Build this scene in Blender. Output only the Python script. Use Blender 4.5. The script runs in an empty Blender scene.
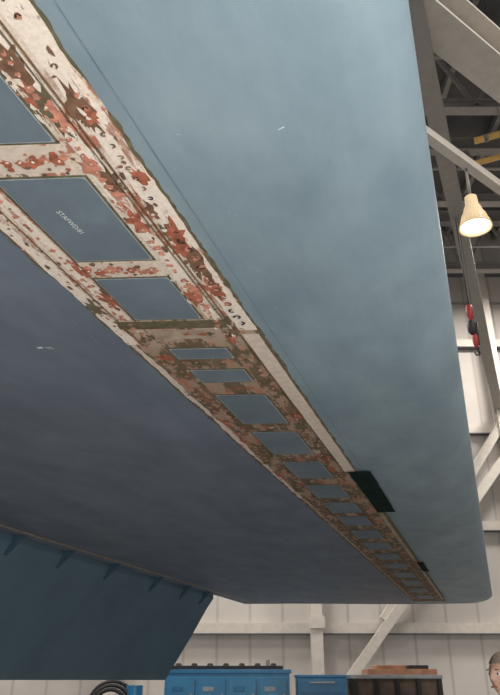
import bpy, bmesh, math, random
from mathutils import Vector, Matrix
random.seed(7)
D=bpy.data; C=bpy.context
EYE=1.7; H=1.1
# ---------------------------------------------------------------- materials
def new_mat(name):
    m=D.materials.new(name); m.use_nodes=True
    nt=m.node_tree; b=nt.nodes['Principled BSDF']
    return m,nt,b
def ramp(nt,src,p0,c0,p1,c1):
    r=nt.nodes.new('ShaderNodeValToRGB'); e=r.color_ramp.elements
    e[0].position=p0; e[0].color=(*c0,1); e[1].position=p1; e[1].color=(*c1,1)
    nt.links.new(src,r.inputs[0]); return r.outputs[0]
def noise(nt,scale,detail=4,rough=.6,stretch=None,off=(0,0,0)):
    tc=nt.nodes.new('ShaderNodeTexCoord'); mp=nt.nodes.new('ShaderNodeMapping')
    if stretch: mp.inputs['Scale'].default_value=stretch
    mp.inputs['Location'].default_value=off
    nt.links.new(tc.outputs['Object'],mp.inputs[0])
    n=nt.nodes.new('ShaderNodeTexNoise'); n.inputs['Scale'].default_value=scale
    n.inputs['Detail'].default_value=detail; n.inputs['Roughness'].default_value=rough
    nt.links.new(mp.outputs[0],n.inputs['Vector']); return n.outputs['Fac']
def mix(nt,fac,a,b,mode='MIX'):
    m=nt.nodes.new('ShaderNodeMix'); m.data_type='RGBA'; m.blend_type=mode
    for s,v in ((m.inputs[0],fac),(m.inputs[6],a),(m.inputs[7],b)):
        if isinstance(v,(int,float)): s.default_value=v
        elif isinstance(v,tuple): s.default_value=(*v,1)
        else: nt.links.new(v,s)
    return m.outputs[2]
def plain(name,col,rough=.6,metal=0,var=.15,scale=6,stretch=None,bump=0,emit=None,es=1,spec=.5):
    m,nt,b=new_mat(name)
    d=tuple(c*(1-var) for c in col); l=tuple(min(1,c*(1+var)) for c in col)
    n=noise(nt,scale,6,.6,stretch)
    nt.links.new(ramp(nt,n,.3,d,.7,l),b.inputs['Base Color'])
    b.inputs['Roughness'].default_value=rough; b.inputs['Metallic'].default_value=metal
    b.inputs['Specular IOR Level'].default_value=spec
    if bump:
        bp=nt.nodes.new('ShaderNodeBump'); bp.inputs['Strength'].default_value=bump; bp.inputs['Distance'].default_value=.01
        nt.links.new(n,bp.inputs['Height']); nt.links.new(bp.outputs[0],b.inputs['Normal'])
    if emit:
        b.inputs['Emission Color'].default_value=(*emit,1); b.inputs['Emission Strength'].default_value=es
    return m
def math_node(nt,op,a,b=None):
    m=nt.nodes.new('ShaderNodeMath'); m.operation=op
    for i,v in enumerate((a,b)):
        if v is None: continue
        if isinstance(v,(int,float)): m.inputs[i].default_value=v
        else: nt.links.new(v,m.inputs[i])
    return m.outputs[0]
def maprange(nt,v,a,b,c,d):
    m=nt.nodes.new('ShaderNodeMapRange'); nt.links.new(v,m.inputs[0])
    for i,k in enumerate((a,b,c,d)): m.inputs[i+1].default_value=k
    return m.outputs[0]
def objxyz(nt):
    tc=nt.nodes.new('ShaderNodeTexCoord'); s=nt.nodes.new('ShaderNodeSeparateXYZ')
    nt.links.new(tc.outputs['Object'],s.inputs[0]); return s.outputs

# wing paint: front grey-blue; aft slate-blue has curved underside's shading put into the colour
m_wing,nt,b=new_mat('wing_blue_paint')
x,y,z=objxyz(nt)
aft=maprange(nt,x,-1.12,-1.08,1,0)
n1=noise(nt,1.1,5,.55,(1,.35,1)); n2=noise(nt,3,5,.55,(2,.5,1)); n3=noise(nt,60,3,.5)
n4=noise(nt,2.2,6,.6,(1.6,.9,1),(5,3,0)); n5=noise(nt,22,9,.75,(1,2.2,1),(1,8,0))
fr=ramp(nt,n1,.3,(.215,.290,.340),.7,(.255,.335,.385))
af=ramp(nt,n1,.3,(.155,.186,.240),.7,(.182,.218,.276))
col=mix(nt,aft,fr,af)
col=mix(nt,.35,col,ramp(nt,n2,.35,(.30,.32,.34),.7,(.58,.60,.62)),'SOFT_LIGHT')
col=mix(nt,.5,col,ramp(nt,n4,.38,(.32,.32,.33),.68,(.64,.64,.62)),'SOFT_LIGHT')
col=mix(nt,ramp(nt,n5,.65,(0,0,0),.72,(.20,.20,.20)),col,(.42,.46,.47))
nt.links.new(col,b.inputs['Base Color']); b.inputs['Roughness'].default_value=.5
b.inputs['Specular IOR Level'].default_value=.22
bp=nt.nodes.new('ShaderNodeBump'); bp.inputs['Strength'].default_value=.3; bp.inputs['Distance'].default_value=.012
nt.links.new(n2,bp.inputs['Height']); nt.links.new(bp.outputs[0],b.inputs['Normal'])

# stripped spar band
m_strip,nt,b=new_mat('stripped_primer')
x,y,z=objxyz(nt)
g=noise(nt,13,8,.70,(1,.30,1)); r=noise(nt,12,7,.7,(1,.6,1),(3,1,0)); f=noise(nt,110,4,.7); g2=noise(nt,6,6,.7,(1,.4,1),(7,2,0))
base=ramp(nt,f,.3,(.56,.47,.38),.65,(.80,.71,.61))
base=mix(nt,maprange(nt,y,1.75,2.15,0,1),base,(.36,.27,.20))
far=maprange(nt,y,1.75,2.15,.0,.11); far2=maprange(nt,y,4,7.5,0,.05)
og=math_node(nt,'ADD',math_node(nt,'ADD',g,far),far2)
olive=ramp(nt,og,.585,(0,0,0),.62,(1,1,1))
olc=ramp(nt,r,.35,(.105,.080,.050),.65,(.20,.155,.10))
redm=ramp(nt,r,.54,(0,0,0),.58,(1,1,1))
col=mix(nt,redm,base,(.44,.19,.13))
col=mix(nt,olive,col,olc)
rm2=ramp(nt,g2,.58,(0,0,0),.66,(.75,.75,.75))
col=mix(nt,rm2,col,(.28,.12,.075))
nt.links.new(col,b.inputs['Base Color']); b.inputs['Roughness'].default_value=.7; b.inputs['Specular IOR Level'].default_value=.2
bp=nt.nodes.new('ShaderNodeBump'); bp.inputs['Strength'].default_value=.4; bp.inputs['Distance'].default_value=.004
nt.links.new(g,bp.inputs['Height']); nt.links.new(bp.outputs[0],b.inputs['Normal'])

m_cream,nt,b=new_mat('cream_primer')
g=noise(nt,11,8,.78,(1.5,.3,1)); f=noise(nt,90,4,.7); g3=noise(nt,26,8,.8,(1,.35,1),(2,9,0))
col=mix(nt,ramp(nt,g,.56,(0,0,0),.60,(.9,.9,.9)),ramp(nt,f,.3,(.72,.63,.54),.7,(.88,.80,.72)),(.40,.20,.14))
col=mix(nt,ramp(nt,g3,.59,(0,0,0),.63,(.75,.75,.75)),col,(.22,.16,.11))
nt.links.new(col,b.inputs['Base Color']); b.inputs['Roughness'].default_value=.7; b.inputs['Specular IOR Level'].default_value=.2
m_clean=plain('cream_primer_clean',(.66,.57,.49),.7,var=.12,scale=30,spec=.2)
m_salmon=plain('salmon_primer',(.54,.24,.17),.7,var=.35,scale=40,spec=.2)
m_redprimer=plain('red_primer',(.38,.13,.08),.7,var=.45,scale=30,spec=.2)
m_brown=plain('brown_residue',(.19,.11,.07),.7,var=.4,scale=30,spec=.2)
m_olive=plain('olive_zinc_primer',(.14,.12,.075),.7,var=.4,scale=25,spec=.2)
m_dark=plain('bare_dark_fastener',(.05,.04,.035),.6,var=.3,scale=50,spec=.2)
m_dgreen=plain('dark_green_patch',(.010,.024,.022),.9,var=.4,scale=12,spec=.05)
m_panel=plain('access_panel_blue',(.15,.195,.235),.55,var=.14,scale=5,spec=.2)
m_edge=plain('panel_edge_light',(.36,.42,.44),.5,var=.25,scale=30,spec=.2)
m_seam=plain('seam_dark',(.09,.12,.15),.6,var=.2,scale=10,spec=.2)  # dark line colour of the aft panel seam
m_seam2=plain('seam_faint',(.17,.22,.27),.6,var=.2,scale=10,spec=.2)
m_flap=plain('flap_blue_paint',(.095,.16,.21),.5,var=.12,scale=2,spec=.3)
m_hinge=plain('hinge_strip_tan',(.40,.32,.25),.7,var=.35,scale=14,spec=.2)
m_bracket=plain('bracket_blue',(.05,.10,.14),.6,spec=.2)
m_white=plain('stencil_white',(.75,.78,.78),.6)
# ---------------------------------------------------------------- helpers
def obj(name,verts,faces,mat=None,parent=None,smooth=False):
    me=D.meshes.new(name); me.from_pydata([tuple(v) for v in verts],[],faces); me.update()
    bm=bmesh.new(); bm.from_mesh(me); bmesh.ops.recalc_face_normals(bm,faces=bm.faces); bm.to_mesh(me); bm.free()
    o=D.objects.new(name,me); C.scene.collection.objects.link(o)
    if mat: me.materials.append(mat)
    if parent: o.parent=parent
    if smooth:
        for p in me.polygons: p.use_smooth=True
    return o
def empty(name,loc=(0,0,0),rotz=0):
    e=D.objects.new(name,None); e.location=loc; e.rotation_euler=(0,0,rotz); C.scene.collection.objects.link(e); return e
class MB:
    """multi-part mesh builder"""
    def __init__(s): s.v=[];s.f=[];s.m=[];s.mats=[]
    def mi(s,mat):
        if mat not in s.mats: s.mats.append(mat)
        return s.mats.index(mat)
    def add(s,vs,fs,mat):
        o=len(s.v); s.v+= [tuple(v) for v in vs]; k=s.mi(mat)
        for f in fs: s.f.append([i+o for i in f]); s.m.append(k)
    def box(s,a,b,mat,bev=0):
        (x0,y0,z0),(x1,y1,z1)=a,b
        vs=[(x0,y0,z0),(x1,y0,z0),(x1,y1,z0),(x0,y1,z0),(x0,y0,z1),(x1,y0,z1),(x1,y1,z1),(x0,y1,z1)]
        s.add(vs,[(0,3,2,1),(4,5,6,7),(0,1,5,4),(1,2,6,5),(2,3,7,6),(3,0,4,7)],mat)
    def tube(s,p,q,r,mat,n=12,r2=None):
        p=Vector(p);q=Vector(q);d=(q-p).normalized()
        u=d.orthogonal().normalized(); w=d.cross(u); r2=r if r2 is None else r2
        vs=[p+(u*math.cos(2*math.pi*i/n)+w*math.sin(2*math.pi*i/n))*r for i in range(n)]
        vs+=[q+(u*math.cos(2*math.pi*i/n)+w*math.sin(2*math.pi*i/n))*r2 for i in range(n)]
        s.add(vs,[(i,(i+1)%n,n+(i+1)%n,n+i) for i in range(n)]+[tuple(range(n))[::-1],tuple(range(n,2*n))],mat)
    def bar(s,p,q,w,h,mat):
        p=Vector(p);q=Vector(q);d=(q-p).normalized(); up=Vector((0,0,1))
        if abs(d.z)>.95: up=Vector((0,1,0))
        sd=d.cross(up).normalized(); uu=sd.cross(d).normalized()
        vs=[]
        for e in (p,q):
            for a,b_ in ((-1,-1),(1,-1),(1,1),(-1,1)): vs.append(e+sd*a*w/2+uu*b_*h/2)
        s.add(vs,[(0,1,2,3),(7,6,5,4),(0,4,5,1),(1,5,6,2),(2,6,7,3),(3,7,4,0)],mat)
    def ibeam(s,p,q,w,h,mat,t=.03):
        p=Vector(p);q=Vector(q);d=(q-p).normalized(); up=Vector((0,0,1))
        sd=d.cross(up).normalized(); uu=sd.cross(d).normalized()
        s.bar(p+uu*(h/2-t/2),q+uu*(h/2-t/2),w,t,mat); s.bar(p-uu*(h/2-t/2),q-uu*(h/2-t/2),w,t,mat); s.bar(p,q,t,h-2*t,mat)
    def revolve(s,prof,c,mat,n=24):
        vs=[];fs=[]
        for r,z in prof:
            for i in range(n):
                a=2*math.pi*i/n; vs.append((c[0]+r*math.cos(a),c[1]+r*math.sin(a),c[2]+z))
        for j in range(len(prof)-1):
            for i in range(n): fs.append((j*n+i,j*n+(i+1)%n,(j+1)*n+(i+1)%n,(j+1)*n+i))
        s.add(vs,fs,mat)
    def build(s,name,parent=None,smooth=False,bevel=0,recalc=True):
        me=D.meshes.new(name); me.from_pydata(s.v,[],s.f)
        for m in s.mats: me.materials.append(m)
        for p,k in zip(me.polygons,s.m): p.material_index=k; p.use_smooth=smooth
        if recalc:
            bm=bmesh.new(); bm.from_mesh(me); bmesh.ops.recalc_face_normals(bm,faces=bm.faces); bm.to_mesh(me); bm.free()
        o=D.objects.new(name,me); C.scene.collection.objects.link(o)
        if parent: o.parent=parent
        if bevel:
            bv=o.modifiers.new('bevel','BEVEL'); bv.width=bevel; bv.segments=2; bv.limit_method='ANGLE'
        return o
# ---------------------------------------------------------------- wing (local x=-chord, y=span)
wing=empty('aircraft_wing',(0,0,EYE+H),math.radians(-17.94))
def tip(c):
    pts=[(-.06,12.46),(.05,12.48),(.4,12.42),(1.25,12.27),(2.0,12.0),(2.9,11.62),(3.6,11.45),(4.2,11.3)]
    for (a,p),(b_,q) in zip(pts,pts[1:]):
        if c<=b_: return p+(q-p)*max(0,(c-a))/(b_-a)
    return pts[-1][1]
prof=[]
for i in range(13):
    a=math.pi/2*i/12; prof.append((.42*(1-math.sin(a)),.13*(1-math.cos(a))))
low=[(3.74,0),(3.60,0),(3.0,0),(2.4,0),(1.8,0),(1.3,0),(1.12,0),(1.08,0),(.9,0),(.64,0),(.52,0)]+prof
up=[(.02,.20),(.08,.27),(.2,.34),(.5,.43),(1,.50),(1.6,.50),(2.4,.42),(3.2,.30),(4.15,.14),(4.15,.12),(3.74,.10)]
loop=low+up
SP=[-5,-4,-3,-2,-1,0]+[i*.5 for i in range(1,23)]
T=[(s+5)/17 for s in SP]; T=[t*.992/T[-1] for t in T]+[.995,.997,.9985,.9995,1.0]
vs=[];fs=[]
n=len(loop)
for t in T:
    e=max(0,(t-.992)/.008); k=math.sqrt(max(0,1-e*e))
    for c,zz in loop:
        cc_=c-.05*min(1,max(0,(t*17-5)/12)) if c<.45 else c
        s=-5+(tip(cc_)+5)*t
        mid=.12
        vs.append((-cc_,s,mid+(zz-mid)*(.5+.5*k) if e>0 else zz))
for j in range(len(T)-1):
    for i in range(n): fs.append((j*n+i,j*n+(i+1)%n,(j+1)*n+(i+1)%n,(j+1)*n+i))
fs.append(tuple(range(n))); fs.append(tuple(range((len(T)-1)*n,len(T)*n)))
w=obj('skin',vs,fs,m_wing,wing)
for p in w.data.polygons:
    if len(p.vertices)==4: p.use_smooth=True
ws=w.modifiers.new('es','EDGE_SPLIT'); ws.split_angle=math.radians(35)
K=.27
def sk(c,s): return s-K*(c-.9)
def sheet(mb,c0,c1,s0,s1,z,mat,jag=0,step=.02,skew=True):
    N=max(1,int((s1-s0)/step)) if jag else 1
    rows=[]
    a=b_=0
    for i in range(N+1):
        s=s0+(s1-s0)*i/N
        if jag:
            a=a*.55+random.uniform(-1,1)*jag*.6; b_=b_*.55+random.uniform(-1,1)*jag*.6
        ca,cb=c0+a,c1+b_
        e0=sk(ca,s) if skew else s; e1=sk(cb,s) if skew else s
        rows.append(((-ca,e0,z),(-cb,e1,z)))
    v=[p for r_ in rows for p in r_]
    mb.add(v,[(2*i,2*i+1,2*i+3,2*i+2) for i in range(N)],mat)
mb=MB()
sheet(mb,.636,1.130,-2,11.75,-.0015,m_olive,.007,.02)
sheet(mb,.645,1.120,-2,11.7,-.0022,m_strip,.008,.025)
mb.build('stripped_band',wing,recalc=False)
mb=MB()
sheet(mb,.646,.704,-2,2.0,-.0032,m_cream,.006,.03)
sheet(mb,.735,.775,-2,1.9,-.0032,m_cream,.008,.03)
sheet(mb,.648,.706,2.03,3.92,-.0032,m_clean,.002,.04)
sheet(mb,1.030,1.062,-2,1.9,-.0032,m_cream,.006,.03)
sheet(mb,1.085,1.122,-2,2.1,-.0032,m_cream,.006,.03)
sheet(mb,1.096,1.116,2.1,4.6,-.0032,m_clean,.009,.03)
sheet(mb,1.090,1.108,4.6,11.3,-.0032,m_hinge,.006,.06)
sheet(mb,.655,.690,5.1,7.5,-.0032,m_hinge,.006,.05)
sheet(mb,.650,.685,8.2,11.4,-.0032,m_hinge,.006,.08)
for a,b_ in ((1.005,1.125),(1.52,1.615)):
    sheet(mb,.81,1.005,a+.012,b_-.012,-.0034,m_clean,.006,.02)
sheet(mb,.72,1.09,1.915,1.975,-.0034,m_olive,.01,.01)
sheet(mb,.78,1.0,1.985,2.06,-.0034,m_hinge,.012,.01)
mb.build('primer_doublers',wing,recalc=False)
P=[(.45,1.0),(1.134,1.513),(1.624,1.896),(2.145,2.231),(2.350,2.472),(2.630,3.007),(3.146,3.529),(3.695,4.05),(4.239,4.587),
   (4.732,5.064),(5.208,5.559),(5.773,6.145),(6.347,6.731),(6.97,7.357),(7.637,8.016),(8.344,8.79),(9.079,9.601),(9.941,10.43),(10.83,11.3)]
mb=MB()
for i,(a,b_) in enumerate(P):
    ca,cb=.797,1.008 if i<3 else .995
    g=.006 if i<3 else .008
    sheet(mb,ca-g-.004,cb+g+.004,a-g-.004,b_+g+.004,-.004,m_olive)
    sheet(mb,ca-g*.4,cb+g*.4,a-g*.5,b_+g*.5,-.0048,m_edge)
    r=.012; pts=[]
    for (cx,sx,q) in ((ca+r,a+r,2),(cb-r,a+r,3),(cb-r,b_-r,0),(ca+r,b_-r,1)):
        for t in range(5):
            an=math.pi/2*(q+t/4)
            pts.append((cx+r*math.cos(an),sx+r*math.sin(an)))
    mb.add([(-c,sk(c,s),-.0056) for c,s in pts],[tuple(range(len(pts)))],m_panel)
mb.build('access_panels',wing,recalc=False)
mb=MB()
def blob(c,s,r,mat,z=-.0064,n=9,el=1.0,irr=.3):
    pts=[]
    for i in range(n):
        a=2*math.pi*i/n; rr=r*random.uniform(1-irr,1+irr)
        pts.append((-(c+rr*math.cos(a)),sk(c,s)+rr*el*math.sin(a),z))
    mb.add(pts,[tuple(range(n))],mat)
zc=[0]; zl=[0]
def bz():
    zc[0]=(zc[0]+1)%40; return -.0066-zc[0]*.00002
def bl():
    zl[0]=(zl[0]+1)%50; return -.0038-zl[0]*.00002
def row(c,s0,s1,ds,r,mat,core=None,jit=.003,skip=.1,el=1,ck=.26):
    s=s0
    while s<s1:
        if random.random()>skip:
            cc=c+random.uniform(-jit,jit)
            blob(cc,s+random.uniform(-.005,.005),r*random.uniform(.6,1.35),mat,bz(),11,el=el,irr=.4)
            if core and random.random()<.5: blob(cc,s,r*ck,core,-.0076,8,irr=.1)
        s+=ds
row(.757,.4,1.95,.031,.0085,m_salmon,m_cream,.003,.1)
row(.722,.4,2.0,.055,.0045,m_brown,None,.006,.4)
row(.787,.4,2.0,.060,.0050,m_brown,None,.004,.3)
row(1.045,.4,2.0,.034,.0078,m_salmon,m_brown,.003,.1)
row(1.075,.4,2.0,.05,.0045,m_brown,None,.004,.3)
row(.738,2.0,5.2,.05,.008,m_salmon,m_cream,.004,.3,1.2)
row(.772,2.0,5.2,.06,.006,m_salmon,m_brown,.004,.3,1.2)
row(1.030,2.0,5.2,.05,.007,m_salmon,m_cream,.004,.3,1.2)
row(1.068,2.0,5.2,.055,.008,m_salmon,m_brown,.004,.3,1.2)
for rc in (.75,1.03,1.065): row(rc,5.2,11.4,.12,.010,m_salmon,m_cream,.004,.15,1.8)
s=.62
while s<1.95:
    dense=s>1.42
    if dense or random.random()<.65:
        R=.0135 if dense else .0075
        a0=random.choice((0,1.57,3.14,4.7))+random.uniform(-.4,.4); span=random.uniform(2.6,5.2); k=10
        pts=[]
        for i in range(k+1):
            a=a0+span*i/k; wd=.45+.15*math.sin(3*a)
            for rr in (R,R*wd): pts.append((-(.677+rr*math.cos(a)),sk(.677,s)+rr*math.sin(a),-.0078))
        mb.add(pts,[(2*i,2*i+1,2*i+3,2*i+2) for i in range(k)],m_brown if random.random()<.4 else m_dark)
        if random.random()<.3: blob(.677,s,R*1.0,m_salmon,-.0074)
    s+=.047 if dense else .040
for a,b_ in zip([p[1] for p in P],[p[0] for p in P[1:]]):
    m_=(a+b_)/2; wd=b_-a
    if a<1.6:
        for c in [.82+.03*i for i in range(7)]:
            blob(c,m_+random.uniform(-.012,.012),random.uniform(.011,.021),random.choice((m_redprimer,m_salmon)),bz(),14,irr=.45); blob(c,m_,.004,m_cream,-.0076,8)
        for k in range(16): blob(random.uniform(.8,1.0),random.uniform(a+.01,b_-.01),random.uniform(.003,.011),random.choice((m_brown,m_salmon,m_redprimer)),bz())
    elif a<5:
        for c in [.80+.024*i for i in range(9)]:
            for q in (.3,.7):
                if random.random()<.4: blob(c,a+wd*q,.006,m_salmon,bz())
        for k in range(3): blob(random.uniform(.8,.99),m_,random.uniform(.010,.022),random.choice((m_hinge,m_olive,m_redprimer,m_brown,m_redprimer)),bl(),13,.8,.45)
for k in range(300):
    s=random.uniform(.3,2.1); c=random.choice((random.uniform(.65,.79),random.uniform(1.012,1.12)))
    blob(c,s,random.uniform(.002,.006),random.choice((m_salmon,m_brown,m_brown,m_cream,m_cream)),bz(),7,random.uniform(.7,3.5),.5)
for k in range(46):
    s=random.uniform(.3,2.0); c=random.choice((random.uniform(.73,.79),random.uniform(1.02,1.11),random.uniform(.66,.70)))
    blob(c,s,random.uniform(.008,.024),random.choice((m_salmon,m_redprimer,m_redprimer,m_brown,m_olive)),bl(),21,random.uniform(1.2,4.2),.5)
for k in range(60):
    s=random.uniform(2.0,5.5); c=random.choice((random.uniform(.72,.79),random.uniform(1.0,1.09)))
    blob(c,s,random.uniform(.010,.020),random.choice((m_redprimer,m_redprimer,m_brown,m_olive,m_hinge)),bl(),15,random.uniform(1,4),.5)
for k in range(220):
    s=random.uniform(2.0,5.5); c=random.choice((random.uniform(.712,.79),random.uniform(1.0,1.12)))
    blob(c,s,random.uniform(.003,.009),random.choice((m_salmon,m_brown,m_olive,m_redprimer,m_hinge)),bz(),7,random.uniform(.8,3),.45)
mb.build('fasteners_and_residue',wing,recalc=False)
mb=MB()
for c,s0,s1,wd,mat in ((.714,-2,2.0,.004,m_brown),(.727,-2,2.0,.003,m_olive),(1.069,-2,2.1,.004,m_brown),(1.012,-2,2.0,.004,m_brown),(.708,2.0,3.9,.004,m_brown),
                       (.60,-2,11.8,.003,m_seam2),(1.22,-2,11.8,.003,m_seam2),(3.42,-2,11.3,.006,m_seam)):
    z=-.0082 if .64<c<1.1 else -.0012
    sheet(mb,c-wd/2,c+wd/2,s0,s1,z,mat)
sheet(mb,.560,.685,3.90,5.04,-.0085,m_dgreen,.004,.06)
sheet(mb,.60,.665,7.55,8.25,-.0085,m_dgreen,.004,.08)
sheet(mb,.628,.655,5.04,11.2,-.0060,m_olive,.004,.05)
mb.build('seams_and_patches',wing,recalc=False)
mb=MB()
def scuff(c,s,l,wd,ang,mat=m_white):
    ca,sa=math.cos(ang),math.sin(ang)
    pts=[(-l/2,-wd/2),(l/2,-wd/3),(l/2,wd/3),(-l/2,wd/2)]
    mb.add([(-(c+u*ca-v*sa),s+u*sa+v*ca,-.0014) for u,v in pts],[(0,1,2,3)],mat)
scuff(.30,1.15,.016,.003,.3)
scuff(1.445,1.965,.020,.016,-.25); scuff(1.415,1.972,.028,.005,-.25); scuff(1.41,1.985,.026,.004,-.25)
for k in range(34): scuff(random.choice((random.uniform(.45,.6),random.uniform(1.2,2.6))),random.uniform(.6,7),random.uniform(.005,.016),.0022,random.uniform(0,3),m_edge)
mb.build('paint_scuffs',wing,recalc=False)
tx=D.curves.new('stencil','FONT'); tx.body='STAFWD/81'; tx.size=.021; tx.align_x='CENTER'; tx.align_y='CENTER'; tx.materials.append(m_white)
to=D.objects.new('stencil_text',tx); C.scene.collection.objects.link(to); to.parent=wing
to.location=(-.924,1.312,-.0066); to.rotation_euler=(math.pi,0,math.radians(85))
# aft hinge strip, cove, flap
mb=MB()
sheet(mb,3.550,3.60,-2,11.2,-.003,m_hinge,.006,.05,False)
for s in (3.5,4.3,5.1,5.9,6.8,7.9,8.8,9.5):
    v=[(-3.64,s,.01),(-3.84,s,.01),(-3.84,s,-.17),(-3.64,s+.05,.01),(-3.84,s+.05,.01),(-3.84,s+.05,-.17)]
    mb.add(v,[(0,1,2),(5,4,3),(0,2,5,3),(0,3,4,1),(1,4,5,2)],m_bracket)
mb.build('hinge_line',wing)
fp=[(3.76,.04),(3.755,-.05),(3.84,-.18),(4.04,-.55),(4.36,-1.10),(4.38,-1.10),(4.20,-.6),(4.06,-.2),(3.95,-.0),(3.85,.07)]
vs=[];fs=[];n=len(fp)
ss=[-1,3,6,8.5,9.9]
for s in ss:
    for c,zz in fp: vs.append((-c,s+(-.19*(c-3.76)/.6 if s>9 else 0),zz))
for j in range(len(ss)-1):
    for i in range(n): fs.append((j*n+i,j*n+(i+1)%n,(j+1)*n+(i+1)%n,(j+1)*n+i))
fs+= [tuple(range(n)),tuple(range((len(ss)-1)*n,len(ss)*n))]
fl=obj('flap',vs,fs,m_flap,wing)
# ---------------------------------------------------------------- hangar
m_wall,nt,b=new_mat('wall_panel_white')
wv=nt.nodes.new('ShaderNodeTexWave'); wv.inputs['Scale'].default_value=.3; wv.inputs['Distortion'].default_value=0
tc=nt.nodes.new('ShaderNodeTexCoord'); nt.links.new(tc.outputs['Object'],wv.inputs[0])
cc=mix(nt,ramp(nt,wv.outputs[0],0,(0,0,0),.03,(1,1,1)),(.38,.355,.335),ramp(nt,noise(nt,.8,5),.3,(.47,.44,.415),.7,(.53,.50,.475)))
nt.links.new(cc,b.inputs['Base Color']); b.inputs['Roughness'].default_value=.7
m_steel=plain('painted_steel_white',(.54,.505,.46),.5,var=.08)
m_tan=plain('painted_steel_tan',(.27,.255,.235),.5,var=.1)
m_truss=plain('truss_steel_grey',(.24,.23,.22),.6,var=.1)
m_roof=plain('roof_deck',(.09,.09,.095),.8,var=.15,scale=2)
m_floor=plain('floor_concrete',(.22,.215,.21),.5,var=.12,scale=1)
m_yellow=plain('yellow_pipe',(.48,.29,.07),.5)
m_charcoal=plain('dark_grey',(.10,.10,.11),.7)  # dark grey for girt lines, pipe hangers, couplings and cart louvres
mb=MB(); mb.box((-18,-14,-.2),(16,24.4,0),m_floor); mb.build('floor')
mb=MB(); mb.box((-18,24,0),(16,24.3,18.3),m_wall); mb.build('wall_back')
mb=MB(); mb.box((16,-14,0),(16.3,24.3,18.3),m_wall); mb.build('wall_right')
mb=MB(); mb.box((-18.3,-14,0),(-18,24.3,18.3),m_wall); mb.build('wall_left')
mb=MB(); mb.box((-18.3,-14,18.3),(16.3,24.3,18.5),m_roof); mb.build('ceiling')
mb=MB()
for z_ in (3.2,6.4,9.8,13.2,16.4): mb.box((-18,23.78,z_-.17),(16,24,z_+.14),m_steel); mb.box((-18,23.74,z_-.20),(16,24,z_-.17),m_charcoal)
mb.build('trim_1')
mb=MB()
for x_ in (-10.5,-4.2,2.07,8.9,14.5):
    mb.bar((x_,23.5,0),(x_,23.5,18.3),.04,.40,m_steel)
    mb.bar((x_,23.3,0),(x_,23.3,18.3),.36,.04,m_steel); mb.bar((x_,23.72,0),(x_,23.72,18.3),.36,.04,m_steel)
    mb.box((x_-.25,23.22,3.15),(x_+.25,23.28,3.5),m_steel)
mb.build('steel_columns')
mb=MB()
for p,q in (((2.07,23.4,.6),(9.0,23.4,8.9)),((4.2,23.55,3.4),(8.9,23.55,9.9)),((8.9,23.4,3.2),(14.5,23.4,9.8)),((-4.2,23.4,9.8),(2.07,23.4,16)),((8.9,23.4,9.8),(14.5,23.4,16))):
    mb.bar(p,q,.30,.28,m_steel)
mb.build('wall_braces')
mb=MB()
for y_ in (2,6,10,14,18,22):
    mb.ibeam((-18,y_,17.6),(16,y_,17.6),.35,.5,m_truss)
    mb.ibeam((-18,y_,15.4),(16,y_,15.4),.3,.3,m_truss)
    for i in range(17):
        x_=-18+2*i; mb.bar((x_,y_,15.4),(x_+1,y_,17.5),.1,.1,m_truss); mb.bar((x_+1,y_,17.5),(x_+2,y_,15.4),.1,.1,m_truss)
for i in range(17): mb.bar((-18+2*i,-14,18.1),(-18+2*i,24,18.1),.15,.25,m_truss)
for i in range(6): mb.tube((3+i*.0,4+4*i,15.0),(15.9,4+4*i,15.0),.05,m_truss,8)
mb.build('roof_trusses')
def dirx(p,d,a,b_): return ((p[0]+d[0]*a,p[1]+d[1]*a,p[2]),(p[0]+d[0]*b_,p[1]+d[1]*b_,p[2]))
mb=MB()
a_,b_=dirx((2.6,7.4,11.1),(1.66,1.3),-7,7.8); mb.ibeam(a_,b_,.62,.75,m_steel,.05)
mb.build('crane_girder')
mb=MB()
mb.ibeam((-1.3,-2.2,10.54),(9.03,23.9,10.54),.30,.36,m_tan,.03); mb.build('hoist_runway_beam')
mb=MB(); a_,b_=dirx((3.26,9.15,9.75),(1.26,1.05),-6,8); mb.bar(a_,b_,.16,.16,m_steel); mb.build('lamp_support_beam')
mb=MB()
mb.tube((5.0,12.12,12.55),(12,8.9,12.55),.075,m_yellow); mb.tube((5.0,12.76,12.4),(12,9.6,12.4),.065,m_yellow)
for t in (.15,.5,.85):
    mb.tube((4.6+7.4*t,12.3-3.4*t,12.55),(4.6+7.4*t,12.3-3.4*t,18.25),.010,m_charcoal,8); mb.tube((4.7+7.3*t,12.9-3.3*t,12.4),(4.7+7.3*t,12.9-3.3*t,18.25),.010,m_charcoal,8)
for t in (.08,.12,.2,.3): mb.tube((4.6+7.4*t,12.3-3.4*t,12.55),(4.62+7.4*t+.06,12.3-3.4*t-.028,12.55),.09,m_charcoal)
mb.build('yellow_pipes',smooth=True)
m_glass=plain('lamp_shade_cream',(.80,.66,.45),.35,emit=(1,.66,.36),es=.28,var=.05)
m_bulb=plain('lamp_bulb',(1,.9,.75),.3,emit=(1,.80,.52),es=16,var=0)
m_black=plain('black_rubber',(.02,.02,.022),.6)
m_redp=plain('red_paint',(.32,.02,.025),.5)
lc=(3.73,9.6,8.45)
mb=MB()
pr=[(.05,.62),(.10,.62),(.11,.45),(.13,.42),(.15,.36),(.16,.30),(.20,.24),(.22,.16),(.23,.08),(.27,.0),(.255,.0),(.215,.08),(.20,.16),(.18,.24),(.10,.34),(.0,.36)]
mb.revolve(pr,lc,m_glass,32); mb.tube((lc[0],lc[1],lc[2]+.6),(lc[0],lc[1],9.7),.025,m_tan)
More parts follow.
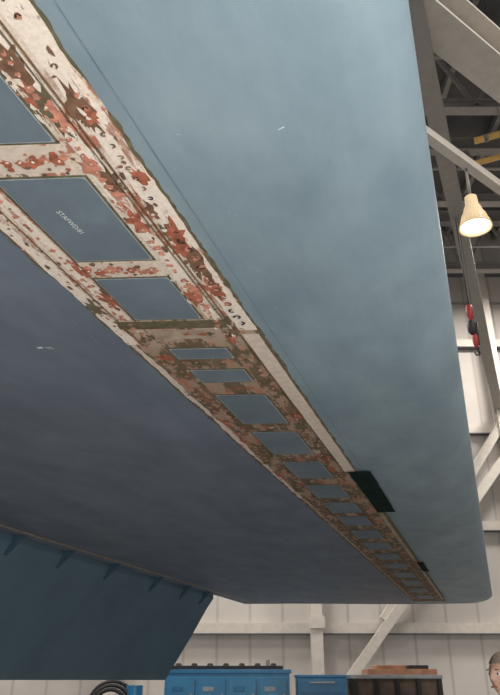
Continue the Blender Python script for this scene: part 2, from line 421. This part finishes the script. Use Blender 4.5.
for k in range(24):
    a=2*math.pi*k/24; mb.bar((lc[0]+.165*math.cos(a),lc[1]+.165*math.sin(a),lc[2]+.3),(lc[0]+.265*math.cos(a),lc[1]+.265*math.sin(a),lc[2]+.02),.006,.008,m_glass)
mb.revolve([(0,.02),(.1,.025),(.19,.05),(.2,.10),(.1,.16),(0,.18)],lc,m_bulb)
mb.build('high_bay_lamp',smooth=True)
mb=MB(); hx,hy=4.27,12.0
mb.tube((hx,hy,8.1),(hx,hy,10.45),.010,m_black,8); mb.tube((hx+.06,hy,7.2),(hx+.05,hy,10.45),.006,m_black,8)
mb.revolve([(0,.95),(.05,.93),(.07,.85),(.07,.74),(.05,.66),(.03,.6)],(hx,hy,7.38),m_redp,16)
mb.revolve([(.04,.6),(.08,.55),(.085,.45),(.08,.36),(.04,.3)],(hx,hy,7.38),m_black,16)
mb.revolve([(.03,.3),(.06,.24),(.05,.1),(.03,.02),(0,0)],(hx+.03,hy,7.38),m_redp,16)
mb.tube((hx+.08,hy,7.45),(hx+.10,hy,7.95),.022,m_black,10)
for k in range(8):
    a=math.pi*1.4*k/7; a2=math.pi*1.4*(k+1)/7
    mb.tube((hx+.03+.05*math.sin(a),hy,7.29+.05*math.cos(a)),(hx+.03+.05*math.sin(a2),hy,7.29+.05*math.cos(a2)),.013,m_black,8)
mb.build('chain_hoist',smooth=True)
# ---------------------------------------------------------------- ground equipment
m_cyan=plain('cart_blue',(.02,.17,.36),.4,var=.1); m_cyan2=plain('cart_blue_light',(.035,.23,.44),.4,var=.1)
m_crate=plain('crate_brown',(.12,.08,.06),.7,var=.3); m_lid=plain('crate_lid',(.36,.18,.10),.6,var=.3)
m_grey=plain('grey_metal',(.30,.31,.32),.4,.3)
def wheel(mb,x,y,r,w=.12):
    mb.tube((x,y-w/2,r),(x,y+w/2,r),r,m_black,20); mb.tube((x,y-w/2-.01,r),(x,y+w/2+.01,r),r*.5,m_grey,14)
mb=MB()
X0,X1,Y0,Y1=-1.42,.66,12.9,14.0
mb.box((X0,Y0,.42),(X1,Y1,1.80),m_cyan2); mb.box((X0-.03,Y0-.03,1.80),(X1+.03,Y1+.03,1.86),m_cyan)
mb.box((X0,Y0-.02,.34),(X1,Y1,.44),m_black)
for i in range(4):
    xa=X0+.05+i*.51; mb.box((xa,Y0-.03,.52),(xa+.45,Y0,1.72),m_cyan2)
    for j in range(9): mb.box((xa+.05,Y0-.045,.66+j*.055),(xa+.40,Y0-.03,.69+j*.055),m_charcoal)
    mb.box((xa+.38,Y0-.05,1.35),(xa+.42,Y0-.03,1.5),m_grey)
    mb.box((xa+.08,Y0-.04,1.53),(xa+.26,Y0-.03,1.60),m_edge if i%2 else m_cyan)
mb.box((X0+.05,Y0+.1,1.86),(X1-.1,Y0+.5,1.92),m_black)
for i in range(7): mb.tube((X0+.2+i*.27,Y0+.25,1.9),(X0+.2+i*.27,Y0+.25,1.96),.07,m_black,12,.04)
mb.tube((X1-.35,Y0+.5,1.86),(X1-.35,Y0+.5,2.02),.035,m_grey)
for xw in (X0+.35,X1-.35):
    for yw in (Y0+.12,Y1-.12): wheel(mb,xw,yw,.26)
for xw in (X0+.35,X1-.35): mb.box((xw-.05,Y0+.1,.2),(xw+.05,Y1-.1,.36),m_black)
mb.build('ground_power_cart',bevel=.008)
mb=MB()
X0,X1=.80,1.62
mb.box((X0,13,.15),(X1,13.7,1.74),m_cyan2); mb.box((X0-.02,12.98,1.74),(X1+.02,13.72,1.78),m_cyan)
for j in range(6): mb.box((X0+.04,12.97,.25+j*.25),(X1-.04,13,.47+j*.25),m_cyan); mb.box((X0+.2,12.94,.40+j*.25),(X1-.2,12.97,.43+j*.25),m_grey)
for xw in (X0+.1,X1-.1):
    for yw in (13.1,13.6): wheel(mb,xw,yw,.075,.05)
mb.build('rolling_tool_cabinet',bevel=.006)
mb=MB()
X0,X1=1.72,3.2
mb.box((X0,13,.12),(X1,14,1.72),m_crate); mb.box((X0-.03,12.96,1.72),(X1+.03,14.03,1.78),m_grey)
for i in range(5): xa=X0+i*(X1-X0-.06)/4; mb.box((xa,12.95,.12),(xa+.07,13,1.72),m_black)
mb.box((X0,12.94,.9),(X1,12.97,.98),m_grey)
for i in range(3): mb.box((X0+.1+i*.5,13.0,0),(X0+.25+i*.5,14,.12),m_crate)
mb.box((X0+.28,13.1,1.78),(X1-.02,13.8,1.87),m_lid); mb.box((X0+.45,13.15,1.87),(X0+.95,13.75,1.93),m_lid); mb.box((X0+1.0,13.15,1.87),(X1-.15,13.75,1.93),m_black)
mb.build('shipping_crate',bevel=.006)
mb=MB()
mb.box((-2.9,12.8,.35),(-1.75,13.5,.45),m_grey)
for xw in (-2.7,-1.95):
    for yw in (12.85,13.45): wheel(mb,xw,yw,.22)
mb.bar((-2.3,13.15,.45),(-2.3,13.15,1.45),.1,.1,m_black)
mb.bar((-1.85,13.15,.45),(-1.85,13.15,1.6),.08,.08,m_grey); mb.tube((-1.95,13.15,.45),(-1.95,13.15,1.62),.14,m_cyan,16)
for rr in (.34,.28,.40):
    N=24
    for k in range(N):
        a=2*math.pi*k/N; a2=2*math.pi*(k+1)/N
        yy=13.0+(rr-.28)*1.5
        mb.tube((-2.32+rr*math.cos(a),yy,1.28+rr*math.sin(a)),(-2.32+rr*math.cos(a2),yy,1.28+rr*math.sin(a2)),.035,m_black,8)
mb.build('hose_reel_cart')
# ---------------------------------------------------------------- person
m_skin=plain('skin',(.66,.40,.30),.5,var=.08,scale=20); m_hair=plain('hair_greybrown',(.26,.20,.15),.8,var=.35,scale=60)
m_cov=plain('coverall_navy',(.03,.04,.08),.8,var=.2); m_eye=plain('eye_white',(.8,.8,.8),.3); m_iris=plain('iris',(.05,.04,.03),.2)
m_lip=plain('lips',(.45,.18,.14),.5)
per=empty('mechanic_person',(1.49,4.5,0),math.radians(-60))
def skin(name,pts,edges,mat,par,lv=2,root=0):
    me=D.meshes.new(name); me.from_pydata([p[0] for p in pts],edges,[]); o=D.objects.new(name,me); C.scene.collection.objects.link(o); o.parent=par
    me.materials.append(mat)
    m=o.modifiers.new('s','SKIN'); m.use_smooth_shade=True
    for v,p in zip(me.skin_vertices[0].data,pts):
        r_=p[1]; v.radius=(r_,r_) if not isinstance(r_,tuple) else r_
    me.skin_vertices[0].data[root].use_root=True
    ss=o.modifiers.new('ss','SUBSURF'); ss.levels=lv; ss.render_levels=lv; return o
B=[((0,0,.98),(.16,.12)),((0,0,1.15),(.15,.11)),((0,0,1.32),(.18,.12)),((0,.01,1.46),(.15,.10)),((0,0,1.55),(.065,.065)),
   ((.19,.01,1.47),.075),((.24,.02,1.18),.055),((.25,-.06,.93),.042),
   ((-.19,.01,1.47),.075),((-.24,.02,1.18),.055),((-.25,-.06,.93),.042),
   ((.10,0,.90),.105),((.11,-.02,.52),.075),((.12,.02,.12),.065),
   ((-.10,0,.90),.105),((-.11,-.02,.52),.075),((-.12,.02,.12),.065)]
E=[(0,1),(1,2),(2,3),(3,4),(3,5),(5,6),(6,7),(3,8),(8,9),(9,10),(0,11),(11,12),(12,13),(0,14),(14,15),(15,16)]
skin('coverall',B,E,m_cov,per)
skin('neck',[((0,0,1.50),.055),((0,-.005,1.58),.052),((0,-.01,1.65),.05)],[(0,1),(1,2)],m_skin,per)
for sg,nm in ((1,'l'),(-1,'r')):
    skin('boot_'+nm,[((.12*sg,.05,.06),.055),((.12*sg,-.04,.055),.052),((.12*sg,-.15,.04),.04),((.12*sg,.02,.16),.06)],[(0,1),(1,2),(0,3)],m_black,per)
    hb=Vector((.25*sg,-.07,.90))
    skin('palm_'+nm,[(hb,(.028,.02)),(hb+Vector((0,-.01,-.05)),(.04,.018)),(hb+Vector((0,-.015,-.09)),(.038,.015))],[(0,1),(1,2)],m_skin,per)
    for k in range(4):
        o_=hb+Vector((0,-.045+.022*k,-.08)); L=(.030,.034,.031,.024)[k]
        skin('finger_%s_%d'%(nm,k+1),[(o_,.009),(o_+Vector((0,-.003,-L)),.009),(o_+Vector((-.008*sg,-.004,-1.8*L)),.008),(o_+Vector((-.02*sg,-.004,-2.4*L)),.007)],[(0,1),(1,2),(2,3)],m_skin,per,1)
    skin('thumb_'+nm,[(hb+Vector((0,-.025,-.02)),.012),(hb+Vector((-.01*sg,-.055,-.05)),.010),(hb+Vector((-.015*sg,-.06,-.085)),.008)],[(0,1),(1,2)],m_skin,per,1)
HZ=1.725
bm=bmesh.new(); bmesh.ops.create_uvsphere(bm,u_segments=48,v_segments=32,radius=1)
def gz(d,s): return math.exp(-(d/s)**2)
for v in bm.verts:
    x_,y_,z_=v.co
    w_=.076*(1-.20*max(0,-z_)**1.3); dp=.098
    X=x_*w_; Y=y_*dp; Z=z_*.120
    if y_<0:
        Y*= 1-.10*max(0,-z_)
        fx=x_*.076
        Y-=.026*gz(fx,.012)*gz(Z+.018,.022)+.010*gz(fx,.009)*gz(Z-.01,.02)
        Y+=.012*(gz(abs(fx)-.032,.014)*gz(Z-.008,.013))
        Y-=.007*gz(Z-.030,.012)*gz(fx,.05)
        Y-=.008*gz(Z+.060,.010)*gz(fx,.022)
        Y-=.012*gz(Z+.098,.018)*gz(fx,.025)
    else:
        if z_<-.4: Y*=1-.5*(-z_-.4)
    v.co=(X,Y,Z)
me=D.meshes.new('head'); bm.to_mesh(me); bm.free(); me.materials.append(m_skin)
for p in me.polygons: p.use_smooth=True
ho=D.objects.new('head',me); C.scene.collection.objects.link(ho); ho.parent=per; ho.location=(0,-.01,HZ)
bm=bmesh.new(); bmesh.ops.create_uvsphere(bm,u_segments=48,v_segments=32,radius=1)
dele=[]
for v in bm.verts:
    x_,y_,z_=v.co
    lim=.45 if y_<-.35 else (.45-(y_+.35)*1.6)
    if z_<max(lim,-.45): dele.append(v)
    k=1.0+random.uniform(-.012,.012)
    v.co=(x_*.084*k,y_*.106*k+.003,z_*.129*k)
bmesh.ops.delete(bm,geom=dele,context='VERTS')
me=D.meshes.new('hair'); bm.to_mesh(me); bm.free(); me.materials.append(m_hair)
for p in me.polygons: p.use_smooth=True
hr=D.objects.new('hair',me); C.scene.collection.objects.link(hr); hr.parent=per; hr.location=(0,-.01,HZ)
mb=MB()
for sg in (1,-1):
    ex=.032*sg; mb.revolve([(0,-.012),(.008,-.009),(.012,0),(.008,.009),(0,.012)],(ex,-.089,HZ+.008),m_eye,16)
    mb.tube((ex,-.1005,HZ+.008),(ex,-.1018,HZ+.008),.0055,m_iris,12)
    mb.bar((ex-.014,-.104,HZ+.028),(ex+.014,-.104,HZ+.030),.004,.006,m_hair)
    for k in range(10):
        a=-2.2+k*.44; a2=a+.44
        P1=(sg*.083,.012+.016*math.sin(a),HZ-.002+.030*math.cos(a)); P2=(sg*.083,.012+.016*math.sin(a2),HZ-.002+.030*math.cos(a2))
        mb.tube(P1,P2,.005,m_skin,8)
    mb.tube((sg*.070,.010,HZ-.002),(sg*.082,.014,HZ-.002),.018,m_skin,14,.022)
mb.bar((-.022,-.108,HZ-.061),(.022,-.108,HZ-.061),.004,.009,m_lip)
mb.build('face_details',per,smooth=True)
# ---------------------------------------------------------------- lights
def area(name,loc,rot,size,e,col=(1,1,1),sy=None):
    l=D.lights.new(name,'AREA'); l.energy=e; l.color=col; l.size=size
    if sy: l.shape='RECTANGLE'; l.size_y=sy
    o=D.objects.new(name,l); o.location=loc; o.rotation_euler=rot; C.scene.collection.objects.link(o)
for i,(x_,y_) in enumerate(((-9,4),(-9,16),(9,4),(10,19),(0,20))):
    area('ceiling_light',(x_,y_,15),(0,0,0),2,1250,(1,.93,.84))
l=D.lights.new('camera_flash','POINT'); l.energy=520; l.shadow_soft_size=.12; l.color=(1,.96,.90)
o=D.objects.new('camera_flash',l); o.location=(1.0,-1.2,1.1); C.scene.collection.objects.link(o)
w_=D.worlds.new('world'); C.scene.world=w_; w_.use_nodes=True
bg=w_.node_tree.nodes['Background']; bg.inputs[0].default_value=(.92,.95,1,1); bg.inputs[1].default_value=.62
# ---------------------------------------------------------------- camera
cam=D.cameras.new('camera'); cam.sensor_fit='VERTICAL'; cam.sensor_height=24; cam.lens=24*700/695
co=D.objects.new('camera',cam); co.location=(0,0,EYE); co.rotation_euler=(math.radians(90+25.41),0,0)
C.scene.collection.objects.link(co); C.scene.camera=co
C.scene.view_settings.view_transform='Standard'
